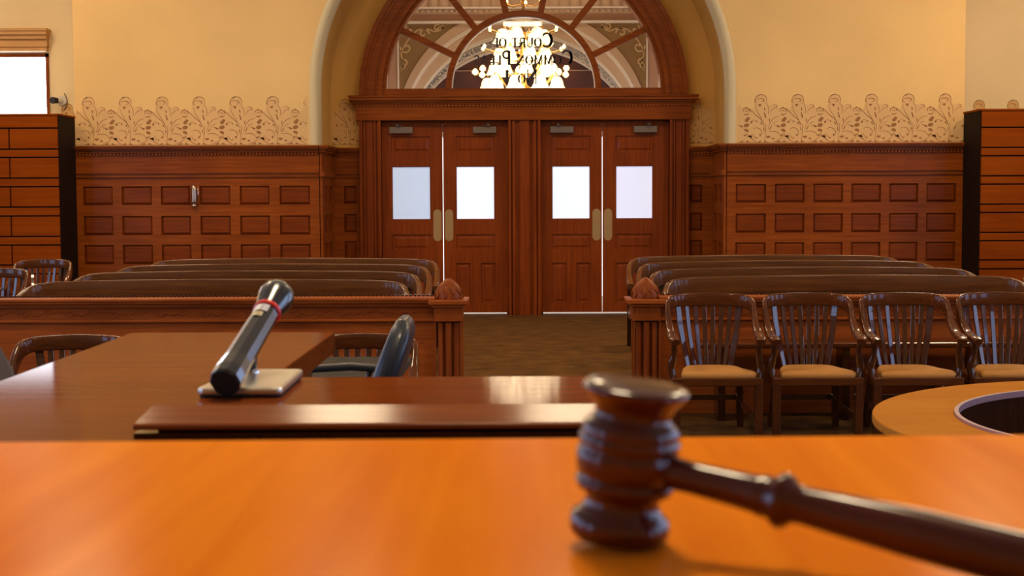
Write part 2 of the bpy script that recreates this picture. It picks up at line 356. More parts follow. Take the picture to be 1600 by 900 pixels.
# ------------------------------------------------------------------ painted stencil frieze
CELL = .4456; PX = .00776
def stencil(x0, x1, y, phase, z0, parent, zoff=0, gm='stencil_ground'):
    g = MB(); dk = MB(); ln = MB(); lt = MB()
    def T(u, v, ox): return (ox+(u-700)/8*PX, z0+(680-v)/8*PX+zoff)
    def inside(pts): return all(x0-.001 <= p[0] <= x1+.001 for p in pts)
    LN = [([(570, 190), (575, 140), (600, 100), (650, 82), (700, 100), (722, 150), (700, 205)], 5), ([(590, 140), (640, 132), (680, 142), (685, 165), (655, 175)], 7),
          ([(600, 190), (575, 165), (590, 140)], 5), ([(610, 110), (620, 88), (640, 84)], 4),
          ([(575, 200), (600, 290), (650, 370), (690, 470)], 4), ([(500, 250), (590, 340), (660, 400), (695, 480)], 6), ([(720, 190), (745, 260), (740, 330)], 4),
          ([(890, 350), (820, 370), (770, 430), (735, 520)], 5), ([(860, 230), (800, 260), (760, 310)], 4), ([(790, 210), (840, 215), (850, 260)], 4),
          ([(885, 300), (890, 265), (920, 250), (955, 262), (968, 300)], 8), ([(895, 325), (930, 332), (965, 318)], 9), ([(905, 290), (930, 280), (945, 300)], 6), ([(915, 240), (935, 235)], 5), ([(960, 250), (985, 300)], 4),
          ([(520, 430), (540, 405), (570, 400), (595, 410)], 4), ([(550, 510), (590, 495), (640, 510), (665, 560), (645, 590)], 5),
          ([(740, 545), (800, 538), (860, 550), (900, 590)], 5), ([(730, 590), (700, 620), (700, 660)], 4), ([(820, 460), (860, 470), (890, 482)], 7),
          ([(540, 560), (570, 610), (600, 630)], 4), ([(860, 420), (820, 430), (780, 470)], 4), ([(700, 600), (710, 520), (712, 440)], 5),
          ([(470, 560), (500, 600), (560, 650), (600, 668)], 6), ([(930, 600), (860, 650), (800, 668)], 5)]
    DK = [[(610, 202), (658, 200), (636, 235)], [(686, 240), (700, 250), (704, 285), (690, 275)], [(684, 300), (700, 310), (718, 372), (700, 368)], [(752, 378), (762, 385), (760, 428), (750, 420)],
          [(640, 425), (655, 425), (672, 455), (655, 450)], [(680, 490), (690, 490), (694, 540), (684, 530)], [(780, 470), (786, 480), (762, 520), (752, 515)],
          [(905, 398), (945, 358), (975, 372), (945, 422), (912, 420)], [(892, 460), (920, 440), (958, 442), (962, 468), (935, 487), (902, 484)], [(898, 512), (930, 505), (958, 525), (950, 550), (905, 535)],
          [(845, 472), (880, 470), (885, 490), (860, 488)],
          [(515, 415), (545, 412), (540, 435), (525, 440)], [(582, 402), (610, 412), (600, 430)], [(478, 602), (520, 585), (542, 620), (510, 612)], [(580, 622), (605, 605), (600, 630)], [(628, 580), (645, 565), (650, 595), (635, 600)],
          [(712, 600), (760, 592), (768, 610), (735, 625)], [(780, 620), (812, 618), (822, 632), (800, 642)], [(888, 588), (935, 570), (925, 590), (900, 600)], [(945, 600), (990, 582), (1002, 620)],
          [(468, 650), (520, 672), (465, 674)], [(592, 674), (650, 652), (650, 674)], [(690, 650), (742, 674), (690, 674)], [(830, 674), (888, 650), (888, 674)]]
    env = [(470, 690), (470, 290), (500, 255), (545, 270), (575, 190), (575, 130), (600, 92), (650, 76), (705, 95), (724, 150), (738, 205), (780, 215), (850, 210), (870, 250), (925, 238), (930, 690)]
    k0 = math.floor((x0-phase)/CELL)-1; k1 = math.ceil((x1-phase)/CELL)+1
    def clipx(p): return (min(max(p[0], x0), x1), p[1])
    for k in range(k0, k1+1):
        ox = phase+k*CELL
        for pts, wd in LN:
            q = [T(u, v, ox) for u, v in smooth_pts(pts, 4)]
            if inside(q):
                stroke(ln, q, wd/8*PX*1.8, y, .0025)
                stroke(lt, [(a+.006, b2-.006) for a, b2 in q], wd/8*PX*.7, y, .002)
        for pts in DK:
            q = [T(u, v, ox) for u, v in pts]
            if inside(q): dk.add([(a, y-.003, b2) for a, b2 in q], [tuple(range(len(q)))])
        q = [T(u, v, ox) for u, v in env]
        if q[0][0] < x1 and q[-1][0] > x0:
            # column strips of the ground, clipped to the wall
            top_ = q[1:-1]
            for i in range(len(top_)-1):
                a, b2 = top_[i], top_[i+1]
                if b2[0] < a[0]: continue
                a = clipx(a); b2 = clipx(b2)
                if b2[0]-a[0] > 1e-5: g.add([(a[0], y-.001, z0), (b2[0], y-.001, z0), (b2[0], y-.001, b2[1]), (a[0], y-.001, a[1])], [(0, 1, 2, 3)])
    dk.add([(x0, y-.003, z0+.002), (x1, y-.003, z0+.002), (x1, y-.003, z0+.006), (x0, y-.003, z0+.006)], [(0, 1, 2, 3)])
    for mb_, nm, mt in ((g, 'stencil_ground', gm), (lt, 'stencil_highlight', 'stencil_light'), (ln, 'stencil_outline', 'stencil_line'), (dk, 'stencil_leaves', 'stencil_dark')):
        if mb_.v: mb_.build(nm, mt, parent, fix=False)
wb = bpy.data.objects['wall_back']; wn = bpy.data.objects['wall_niche']
ZS = 2.165
stencil(XL, -RO-.05, YF, -4.755, ZS, wb)
stencil(RO+.05, XR, YF, 2.93, ZS, wb)
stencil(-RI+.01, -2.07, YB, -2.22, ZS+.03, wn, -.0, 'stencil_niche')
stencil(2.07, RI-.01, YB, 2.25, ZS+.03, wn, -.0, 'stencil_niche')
stencil(WX+.03, XL+.29, YO, -6.04+.1, ZS+.02, bpy.data.objects['wall_outer_left'])
stencil(XR, 7.3, YO, 6.05, ZS+.02, bpy.data.objects['wall_outer_right'])

# ------------------------------------------------------------------ wainscot
def cornice(mb, x0, x1, yw, z, ends=(0, 0), dent=None):
    """stepped cornice with its top at z on a wall facing -Y at yw"""
    for dz0, dz1, d in ((-.018, 0, .115), (-.035, -.018, .105), (-.055, -.035, .085), (-.085, -.055, .06), (-.118, -.085, .03)):
        mb.box(x0-ends[0]*d, x1+ends[1]*d, yw-d, yw, z+dz0, z+dz1)
    if dent is not None:
        x = x0+.01
        while x < x1-.01: dent.box(x, x+.02, yw-.048, yw-.02, z-.112, z-.088); x += .042
def panelled(name, x0, x1, yw, cols, ztop, label):
    """cols: list of (x0,x1) for panels; rows follow the photograph"""
    fr = MB(); pn = MB(); dt = MB(); cr = MB()
    cornice(cr, x0, x1, yw, ztop, (1 if x0 < -5 else 0, 1 if x1 > 5 else 0), dt)
    fr.box(x0, x1, yw-.025, yw, 1.84, ztop-.118)
    cr.box(x0, x1, yw-.055, yw, 1.822, 1.84); cr.box(x0, x1, yw-.04, yw, 1.80, 1.822); cr.box(x0, x1, yw-.048, yw, 1.775, 1.795)
    rows = [(1.442, 1.667), (1.077, 1.308), (.725, .958), (.37, .60)]
    edges = sorted(set([0.0, 1.775]+[v for r_ in rows for v in r_]))
    # rails
    zs = [0]+[v for r_ in reversed(rows) for v in r_]+[1.775]
    for i in range(0, len(zs), 2): fr.box(x0, x1, yw-.03, yw, zs[i], zs[i+1])
    xs = [x0]+[v for c_ in cols for v in c_]+[x1]
    for (a, b2) in rows:
        for i in range(0, len(xs), 2): fr.box(xs[i], xs[i+1], yw-.03, yw, a, b2)
        for c_ in cols: pn.frustum(c_[0], c_[1], a, b2, yw-.001, yw-.022, .03)
    fr.box(x0, x1, yw-.06, yw, 0, .16)
    f = struct(fr.build(name, 'panel_wood'), label)
    pn.build('raised_panel', 'panel_inset', f); cr.build('cornice', 'panel_wood', f)
    if dt.v: dt.build('dentil_band', 'bar_wood', f)
    return f
s_ = YF/F
colsL = [((a-818)*s_, (b2-818)*s_) for a, b2 in ((133, 179), (193, 240), (254, 300), (315, 362), (377, 423), (439, 486))]
colsR = [((a-818)*s_, (b2-818)*s_) for a, b2 in ((1149, 1196), (1210, 1256), (1270, 1316), (1329, 1375), (1388, 1433), (1446, 1492))]
panelled('trim_3', XL, -RI-.01, YF, colsL, 2.155, 'red-brown panelled wainscot left of the niche')
panelled('trim_4', RI+.01, XR, YF, colsR, 2.155, 'red-brown panelled wainscot right of the niche')
panelled('trim_5', -RI-.0, -2.10, YB, [(-2.30, -2.14)], 2.155, 'narrow panelled wainscot inside the niche, left side')
panelled('trim_6', 2.10, RI, YB, [(2.14, 2.30)], 2.155, 'narrow panelled wainscot inside the niche, right side')
# wainscot on the two reveals
for sx, nm, sd in ((-1, 'trim_7', 'left'), (1, 'trim_8', 'right')):
    fr = MB(); pn = MB(); X = sx*RI
    def rb(mb, d, y0, y1, z0, z1): mb.box(*sorted((X, X-sx*d)), y0, y1, z0, z1)
    y0, y1 = YF-.03, YB
    for dz0, dz1, d in ((-.018, 0, .115), (-.035, -.018, .105), (-.055, -.035, .085), (-.085, -.055, .06), (-.118, -.085, .03)): rb(fr, d, YF-d, y1, 2.155+dz0, 2.155+dz1)
    rb(fr, .025, y0, y1, 1.84, 2.037); rb(fr, .055, y0-.02, y1, 1.775, 1.84)
    rows = [(1.442, 1.667), (1.077, 1.308), (.725, .958), (.37, .60)]; zs = [0]+[v for r_ in reversed(rows) for v in r_]+[1.775]
    for i in range(0, len(zs), 2): rb(fr, .03, y0, y1, zs[i], zs[i+1])
    ys = [y0, YF+.12, YF+.45, YF+.58, YF+.92, y1]
    for a, b2 in rows:
        for i in range(0, 6, 2): rb(fr, .03, ys[i], ys[i+1], a, b2)
        rb(pn, .012, ys[1], ys[2], a+.01, b2-.01); rb(pn, .012, ys[3], ys[4], a+.01, b2-.01)
    f = struct(fr.build(nm, 'panel_wood'), 'panelled wainscot on the %s reveal of the niche' % sd); pn.build('raised_panel', 'panel_inset', f)
# silver wall fitting on the left wainscot
xw = (307-818)*s_
hw_ = thing('wall_fitting', 'small silver cylinder fitting mounted on the left panelled wainscot', 'fixture', (xw, YF-.03, 1.45))
MB().box(-.055, .055, -.012, 0, .0, .25).build('back_plate', 'panel_wood_v', hw_, .004)
MB().lathe([(.012, -.0), (.034, .01), (.036, .03), (.034, .16), (.03, .20), (.018, .225), (.004, .235)], (0, -.045, 0)).build('cylinder', 'dull_silver', hw_)
MB().lathe([(.016, 0), (.03, .008), (.03, .02), (.012, .03)], (0, -.045, -.03)).build('end_cap', 'satin_metal', hw_)
MB().tube([(.035, -.012, .2), (.05, -.05, .19), (.05, -.05, .05), (.035, -.012, .03)], .004, 6).build('wire_guard', 'chrome', hw_)

# ------------------------------------------------------------------ doorway frame, doors, fan light
fr = MB(); yd = YB
def molded(mb, x0, x1, z0, z1, y, n=1):
    """casing with fluted steps"""
    w_ = x1-x0
    mb.box(x0, x1, y-.06, y+.14, z0, z1)
    for a, b2, d in ((.0, .14, .10), (.20, .28, .085), (.34, .62, .075), (.68, .76, .085), (.86, 1., .10)):
        mb.box(x0+w_*a, x0+w_*b2, y-d, y, z0, z1)
molded(fr, -2.09, -1.815, 0, 2.5, yd); molded(fr, 1.875, 2.12, 0, 2.5, yd)
fr.box(-.185, .225, yd-.05, yd+.14, 0, 2.5)
for a, b2, d in ((-.185, -.155, .10), (-.135, -.10, .085), (-.04, .08, .085), (.135, .17, .085), (.19, .225, .10)): fr.box(a, b2, yd-d, yd, 0, 2.5)
fr.box(-1.90, 1.95, yd+.075, yd+.14, 2.455, 2.5)  # unseen strips here and below added to block hall light around the leaves
for a, b2 in ((-1.86, -1.79), (-.215, .255), (1.85, 1.92)): fr.box(a, b2, yd+.075, yd+.14, 0, 2.5)
fo = struct(fr.build('trim_9', 'door_wood'), 'moulded timber casing and centre post of the double doors')
ln_ = MB(); dt = MB()
ln_.box(-2.13, 2.15, yd-.11, yd+.14, 2.50, 2.68)
for z0, z1, d in ((2.68, 2.70, .12), (2.70, 2.725, .14), (2.725, 2.75, .17), (2.75, 2.79, .20), (2.79, 2.81, .215)): ln_.box(-2.0-d, 2.02+d, yd-d, yd+.14, z0, z1)
x = -2.12
while x < 2.12: dt.box(x, x+.022, yd-.13, yd-.10, 2.672, 2.698); x += .045
l_ = ln_.build('lintel', 'panel_wood', fo); dt.build('dentil_band', 'bar_wood', l_)
# arched casing
ZA = 2.90
ac = MB()
for r0, r1, d in ((1.755, 1.80, .07), (1.80, 1.86, .12), (1.86, 1.90, .10), (1.90, 1.99, .115), (1.99, 2.03, .13), (2.03, 2.09, .155)): ring(ac, .01, ZC-.01, r0, r1, yd-d, yd+.14)
ac.box(-1.80, 1.80, yd-.06, yd+.14, 2.80, 2.905)
ac.build('arch_casing', 'panel_wood', fo)
# fan light
fw = MB(); s2 = YB/F; RG = 213*s2
ring(fw, .01, ZA, RG, RG+.02, yd-.03, yd+.07); ring(fw, .01, ZA, 111.5*s2, 120.5*s2, yd-.03, yd+.07)
for k in range(1, 7):
    a = pi*k/7; r0, r1 = 120*s2, 214*s2
    fw.bar((.01+r0*cos(a), yd+.02, ZA+r0*sin(a)), (.01+r1*cos(a), yd+.02, ZA+r1*sin(a)), .10, 9.5*s2, up=(-sin(a), 0, cos(a)))
fw.box(-RG, RG+.02, yd-.03, yd+.07, ZA-.03, ZA)
fan = struct(fw.build('window_10', 'panel_wood'), 'half round fan light with seven outer panes above the doors')
mb = MB(); mb.prism(arc(.01, ZA, RG+.01, 0, 180, 48), yd+.018, yd+.024); mb.build('fan_pane', 'clear_glass', fan)
eb = MB()
ring(eb, .01, ZA, 109.8*s2, 111.6*s2, yd-.0, yd+.04)
for k in range(7):
    a0, a1 = 180*k/7+1.6, 180*(k+1)/7-1.6
    ring(eb, .01, ZA, 211.6*s2, 213*s2, yd-.0, yd+.04, a0 if k else 0, a1 if k < 6 else 180, 12)
eb.build('glazing_bead', 'hall_white', fan)
# letters on the glass, read from the hall side
def glyph(c):
    e = lambda cx, cy, rx, ry, a0, a1, n=16: [(cx+rx*cos(R(a0+(a1-a0)*i/n)), cy+ry*sin(R(a0+(a1-a0)*i/n))) for i in range(n+1)]
    t, T_ = .05, .12; sf = lambda x, y: ([(x-.10, y), (x+.10, y)], .035)
    g = {'C': (.85, [(e(.5, .5, .42, .5, 45, 180), t+.03), (e(.5, .5, .42, .5, 180, 315), t+.03), (e(.47, .5, .36, .48, 120, 240), T_), ([(.80, .70), (.80, .98)], .03)]),
         'O': (.9, [(e(.45, .5, .40, .48, 0, 360, 28), t), (e(.45, .5, .36, .45, 130, 230), T_), (e(.45, .5, .36, .45, -50, 50), T_)]),
         'U': (.85, [([(.15, 1), (.15, .3)]+e(.42, .28, .27, .28, 180, 360), t+.02), ([(.15, 1), (.15, .3)], T_), ([(.69, .28), (.69, 1)], t), sf(.15, 1), sf(.69, 1)]),
         'R': (.8, [([(.15, 0), (.15, 1)], T_), ([(.15, .98), (.4, .98)]+e(.4, .74, .22, .24, 90, -90)+[(.15, .5)], t+.03), ([(.38, .5), (.75, .0)], T_), sf(.15, 0), sf(.15, 1), sf(.74, 0)]),
         'T': (.75, [([(.38, 0), (.38, 1)], T_), ([(.03, .97), (.73, .97)], t), ([(.04, .80), (.04, .98)], .03), ([(.72, .80), (.72, .98)], .03), sf(.38, 0)]),
         'F': (.65, [([(.15, 0), (.15, 1)], T_), ([(.1, .98), (.6, .98)], t), ([(.15, .52), (.48, .52)], t), ([(.6, .8), (.6, 1)], .03), sf(.15, 0)]),
         'M': (1.05, [([(.12, 0), (.16, 1)], t), ([(.16, 1), (.5, .05)], T_), ([(.5, .05), (.86, 1)], t), ([(.86, 1), (.9, 0)], T_), sf(.12, 0), sf(.9, 0), sf(.14, 1), sf(.88, 1)]),
         'N': (.95, [([(.14, 0), (.14, 1)], t), ([(.14, 1), (.80, 0)], T_), ([(.80, 0), (.80, 1)], t), sf(.14, 0), sf(.12, 1), sf(.80, 1)]),
         'P': (.7, [([(.15, 0), (.15, 1)], T_), ([(.15, .98), (.4, .98)]+e(.4, .73, .22, .25, 90, -90)+[(.15, .48)], t+.03), sf(.15, 0), sf(.15, 1)]),
         'L': (.65, [([(.15, 0), (.15, 1)], T_), ([(.1, .02), (.6, .02)], t), ([(.6, 0), (.62, .22)], .03), sf(.15, 1)]),
         'E': (.7, [([(.15, 0), (.15, 1)], T_), ([(.1, .98), (.6, .98)], t), ([(.15, .52), (.5, .52)], t), ([(.1, .02), (.62, .02)], t), ([(.6, .8), (.6, 1)], .03), ([(.62, 0), (.64, .2)], .03)]),
         'A': (.9, [([(.08, 0), (.43, 1)], t), ([(.43, 1), (.80, 0)], T_), ([(.22, .36), (.66, .36)], t), sf(.08, 0), sf(.80, 0)]),
         'S': (.62, [(smooth_pts([(.55, .82), (.45, .96), (.28, .98), (.12, .84), (.14, .66), (.34, .52), (.52, .36), (.52, .14), (.34, .02), (.16, .04), (.07, .2)], 4), .085)]),
         '1': (.45, [([(.25, 0), (.25, 1)], T_), ([(.1, .85), (.25, 1)], t), sf(.25, 0)]),
         '.': (.25, [([(.08, .05), (.18, .05)], .1)]), ' ': (.45, [])}
    return g[c]
lt = MB()
for words, px0, px1, py0, py1 in (('Court of', 865, 772, 74, 53), ('Common Pleas', 896, 743, 101, 80), ('No. 1', 841, 790, 130, 109)):
    xs0 = (px0-818)*s2; xe = (px1-818)*s2; zb_ = ZA+(138.5-py0)*s2; hh = (py0-py1)*s2
    items = []; tot = 0
    for c in words:
        k = 1 if c.isupper() or c == '1' else .68
        wd_, st = glyph(c.upper()); items.append((tot, k, st)); tot += wd_*k+.06
    kx = (xs0-xe)/(tot-.06)
    for off, k, st in items:
        for pts, wd_ in st: stroke(lt, [(xs0-(off+u*k)*kx, zb_+v*k*hh) for u, v in pts], wd_*k*hh*1.8, yd+.016, .0, False)
lt.build('lettering', 'letter_black', fan, fix=False)
# door leaves
def leaf(n, x0, x1, gx0, gx1, hinge_left, gmat, label):
    d = MB(); p_ = MB(); y = YB+.045; z0, z1 = .03, 2.485
    gz0, gz1 = 1.229, 1.919
    rows = [(2.09, 2.30), (gz0, gz1), (.842, 1.04), (.15, .669)]
    zs = [z0, .15, .669, .842, 1.04, gz0, gz1, 2.09, 2.30, z1]
    for i in range(0, 10, 2): d.box(x0, x1, y-.022, y+.022, zs[i], zs[i+1])
    for a, b2 in rows: d.box(x0, gx0, y-.022, y+.022, a, b2); d.box(gx1, x1, y-.022, y+.022, a, b2)
    gm = (gx0+gx1)/2; d.box(gm-.065, gm+.065, y-.022, y+.022, .15, .669)
    for a, b2, c_, e in ((gx0, gx1, 2.09, 2.30), (gx0, gx1, .842, 1.04), (gx0, gm-.065, .15, .669), (gm+.065, gx1, .15, .669)):
        d.box(a, b2, y-.004, y+.01, c_, e); p_.frustum(a+.03, b2-.03, c_+.03, e-.03, y-.004, y-.014, .02)
    # glazing bead
    for a in ((gx0, gx0+.012, gz0, gz1), (gx1-.012, gx1, gz0, gz1), (gx0, gx1, gz0, gz0+.012), (gx0, gx1, gz1-.012, gz1)): d.box(a[0], a[1], y-.018, y+.01, a[2], a[3])
    o_ = struct(d.build('door_%d' % n, 'door_wood'), label); p_.build('raised_panel', 'door_wood', o_)
    MB().box(gx0+.005, gx1-.005, y-.004, y+.004, gz0+.005, gz1-.005).build('frosted_pane', gmat, o_)
    px_ = x1-.07 if hinge_left else x0+.07
    poly = [(px_+.053*cos(a), 1.312+.053*sin(a)) for a in [pi*i/8 for i in range(9)]]+[(px_+.053*cos(a), 1.007+.053*sin(a)) for a in [pi+pi*i/8 for i in range(9)]]
    MB().prism(poly, y-.028, y-.022).build('push_plate', 'brass', o_)
    cx_ = (x0+.30) if hinge_left else (x1-.30)
    if n == 1: cx_ = -1.56
    if n == 2: cx_ = -.49
    if n == 3: cx_ = .50
    if n == 4: cx_ = 1.57
    cl = MB().box(cx_-.15, cx_+.15, y-.09, y-.022, 2.335, 2.42).build('door_closer', 'closer_metal', o_, .008)
    sx = -1 if hinge_left else 1
    MB().bar((cx_, y-.06, 2.43), (cx_+sx*.05, y-.14, 2.43), .03, .01).bar((cx_+sx*.05, y-.14, 2.445), (cx_+sx*.02, y-.03, 2.46), .03, .01).build('closer_arm', 'closer_metal', cl)
g_ = lambda p: (p-818)*s2
leaf(1, g_(597), g_(692.4), g_(613), g_(674), True, 'frosted_glow_dim', 'leftmost door leaf, its frosted pane dim blue')
leaf(2, g_(693.6), g_(795), g_(713), g_(774), False, 'frosted_glow', 'second door leaf from the left with bright frosted pane')
leaf(3, g_(845), g_(941.0), g_(862.5), g_(923), True, 'frosted_glow', 'third door leaf from the left, just right of the centre post')
leaf(4, g_(942.1), g_(1045), g_(962), g_(1021), False, 'frosted_glow_pink', 'rightmost door leaf with faintly pink frosted pane')

# ------------------------------------------------------------------ the hall beyond
YH = 23.0; sh = YH/F; ZH = 1.55+304*sh     # z of picture row 0 at that depth (approx.)
hz = lambda py: EYE+(304-py)*sh
hx = lambda px: (px-818)*sh
hw = MB()
# spandrel wall with a segmental opening
ro = 228*sh
def arcs(cy, rr, n=60, ylo=142):
    a0 = math.degrees(math.asin(max(-1, min(1, (cy-ylo)/rr))))
    return [(rr*sh*cos(R(180-a0-(180-2*a0)*i/n)), hz(cy)+rr*sh*sin(R(180-a0-(180-2*a0)*i/n))) for i in range(n+1)]
curves = [(arcs(212, 198), 'hall_cream'), (arcs(219, 191), 'hall_white'), (arcs(222, 188), 'hall_cream'), (arcs(236, 184), 'hall_white'), (arcs(240, 182.5), 'hall_grey'), (arcs(254, 186), 'hall_white'), (arcs(256, 187), 'hall_cream'), (arcs(260, 188), 'hall_white'), (arcs(266, 191), None)]
A = curves[0][0]; vs = []; fs = []
for x, z in A: vs += [(x, YH, z), (x, YH, hz(40))]
for i in range(len(A)-1): fs.append((2*i, 2*i+1, 2*i+3, 2*i+2))
hw.add(vs, fs); hw.box(-6, A[0][0], YH, YH+.1, hz(142), hz(40)); hw.box(A[-1][0], 6, YH, YH+.1, hz(142), hz(40))
hwall = struct(hw.build('wall_hall', 'hall_brown', fix=True), 'brown spandrel wall of the hall seen through the fan light')
for i in range(len(curves)-1):
    P0, m0 = curves[i]; P1 = curves[i+1][0]; y0 = YH+i*.06; y1 = YH+(i+1)*.06; vs = []; fs = []
    for a, b2 in zip(P0, P1): vs += [(a[0], y0-.02, a[1]), (b2[0], y0-.02, b2[1]), (b2[0], y1, b2[1])]
    for j in range(len(P0)-1):
        q = j*3; fs += [(q, q+1, q+4, q+3), (q+1, q+2, q+5, q+4)]
    MB().add(vs, fs).build('arch_band', m0, hwall)
# relief scrolls on the grey band and the spandrels
rl = MB()
P0 = curves[4][0]; P1 = curves[5][0]
for j in range(0, 60):
    cx_ = (P0[j][0]+P1[j][0])/2; cz_ = (P0[j][1]+P1[j][1])/2
    for q in (0, 1):
        rr = .055; stroke(rl, [(cx_+(q*.06-.03)+rr*(1-.12*i)*cos(i*.9+j), cz_+(q*.06-.03)+rr*(1-.12*i)*sin(i*.9+j)) for i in range(8)], .016, YH+.20, .0, False)
rl.build('relief_scroll', 'hall_relief', hwall, fix=False)
gs = MB()
for sx in (-1, 1):
    for (px, py, rr, ph) in ((665, 55, 9, 0), (643, 50, 8, 2), (638, 76, 10, 3), (634, 98, 7, 4), (686, 46, 6, 1), (694, 44, 4, 3), (632, 108, 4, 0)):
        c0 = hx(px); z0 = hz(py)
        pts = [(sx*(c0+rr*sh*(1-.09*i)*cos(i*.62+ph)), z0+rr*sh*(1-.09*i)*sin(i*.62+ph)) for i in range(11)]
        stroke(gs, pts, .026, YH-.01, .0, False)
    stroke(gs, [(sx*hx(p), hz(q)) for p, q in smooth_pts([(630, 112), (633, 98), (630, 84), (640, 66), (655, 50), (672, 48), (684, 52), (698, 44)], 4)], .02, YH-.01, .0, False)
gs.build('gilt_scroll', 'hall_gold', hwall, fix=False)
# hall cornice, cove, pilasters
hc = MB(); hc.box(-6, 6, YH-.10, YH+.1, hz(40), hz(36.5)); 
for sx in (-1, 1): hc.box(sx*hx(624), sx*hx(626.5), YH-.05, YH, hz(142), hz(40)); hc.box(sx*hx(606), sx*hx(608), YH-.05, YH, hz(142), hz(40))
hc.box(-6, 6, YH-.26, YH+.1, hz(20), hz(17))
hc.build('white_moulding', 'hall_white', hwall)
hp = MB(); hp.box(-6, 6, YH-.06, YH+.1, hz(36.5), hz(26))
for sx in (-1, 1): hp.box(sx*hx(608), sx*hx(624), YH-.03, YH, hz(142), hz(40))
hp.build('pink_band', 'hall_pink', hwall)
hd = MB(); hd.box(-6, 6, YH-.2, YH+.1, hz(26), hz(20)); x = -4
while x < 4: hd.box(x, x+.05, YH-.24, YH-.2, hz(25), hz(21)); x += .09
hd.build('dentil_band', 'hall_cream', hwall)
# fluted cove
cv = MB(); vs = []; fs = []; N = 480; M = 8
for i in range(N+1):
    x = -5+10*i/N; fl = .045*abs(sin(i/N*10/.16*pi))
    for j in range(M+1):
        t = j/M*pi/2; vs.append((x, YH-.2-1.6*(1-cos(t))-fl*1.0, hz(17)+1.5*sin(t)))
for i in range(N):
    for j in range(M): p = i*(M+1)+j; fs.append((p, p+1, p+M+2, p+M+1))
cv.add(vs, fs, True); cv.build('fluted_cove', 'hall_cream', hwall)
struct(MB().box(-6, 6, 25.4, 25.5, 0, 5).build('wall_hall_far', 'hall_red'), 'dark red far wall of the hall')
MB().box(-6, 6, 25.36, 25.4, EYE+(304-113)*25.4/F, EYE+(304-111.5)*25.4/F).build('picture_rail', 'hall_pink', bpy.data.objects['wall_hall_far'])
struct(MB().box(-6.1, -6, YO+.25, 25.5, 0, CEIL).build('wall_hall_left', 'hall_pink')); struct(MB().box(6, 6.1, YO+.25, 25.5, 0, CEIL).build('wall_hall_right', 'hall_pink'))
struct(MB().box(-6, 6, YB+.12, 25.4, 0, .004).build('floor_hall', 'hall_white'), 'pale hall floor slab added to brighten the gap under the doors')  # pale slab added so the gap under the doors looks bright
hg = struct(MB().box(-3.1, 3.1, 22.2, 22.3, 2.42, 2.5).box(-3.1, -3.0, 22.2, 22.3, 0, 2.5).box(3.0, 3.1, 22.2, 22.3, 0, 2.5).build('window_11', 'hall_white'), 'glowing panel added in the hall to brighten the door gaps')
MB().box(-3, 3, 22.24, 22.26, 0, 2.42).build('window_pane', 'hall_fill', hg)  # added emissive sheet that makes the gaps between the leaves shine

# chandelier in the hall
CHY = 21.2; sc_ = CHY/F; cz = lambda py: EYE+(304-py)*sc_
ch = thing('chandelier', 'many-tiered brass chandelier with glowing glass shades behind the fan light', 'chandelier', (.01, CHY, 0))
MB().lathe([(.02, cz(150)), (.06, cz(146)), (.09, cz(140)), (.05, cz(132)), (.03, cz(120)), (.07, cz(110)), (.03, cz(98)), (.05, cz(84)), (.03, cz(70)), (.06, cz(60)), (.02, cz(50)), (.015, cz(0)), (.015, CEIL)], (0, 0, 0), 14).build('stem', 'brass_shiny', ch)
MB().lathe([(.16, CEIL-.06), (.14, CEIL-.02), (.16, CEIL)], (0, 0, 0), 16).build('ceiling_rose', 'brass_shiny', ch)
prof = [(.028, .04), (.045, .03), (.062, .0), (.07, -.04), (.085, -.075), (.105, -.10)]
for py, rad, n, k, ph, up in ((55, .30, 6, 1.45, .2, 0), (84, .34, 7, 1.3, .5, 0), (106, .42, 8, 1.2, .1, 0), (129, .52, 9, 1.3, .3, 0)):
    for i in range(n):
        a = 2*pi*i/n+ph; x, y, z = rad*cos(a), rad*sin(a), cz(py)
        MB().tube(smooth_pts([(.03*cos(a), .03*sin(a), z-.06), (rad*.5*cos(a), rad*.5*sin(a), z-.12), (rad*.9*cos(a), rad*.9*sin(a), z+.10), (x, y, z+.07)], 4), .010, 6).build('arm', 'brass_shiny', ch)
        MB().lathe([(r_*k, h*k) for r_, h in prof], (x, y, z), 12).build('glass_shade', 'shade_glow', ch)
for py, rad, n in ((48, .52, 8), (78, .60, 10), (5, .30, 6)):
    for i in range(n):
        a = 2*pi*i/n+.4; x, y, z = rad*cos(a), rad*sin(a), cz(py)
        MB().tube([(.03*cos(a), .03*sin(a), z-.05), (x*.6, y*.6, z-.08), (x, y, z-.02)], .007, 6).build('arm', 'brass_shiny', ch)
        MB().lathe([(.008, -.02), (.024, 0), (.024, .02), (.006, .045)], (x, y, z), 8).build('bulb', 'bulb_glow', ch)
pl = bpy.data.lights.new('chandelier_light', 'POINT'); pl.energy = 60; pl.color = (1, .78, .5); pl.shadow_soft_size = .5
po = bpy.data.objects.new('chandelier_light', pl); C.objects.link(po); po.location = (.01, CHY-.9, cz(95))
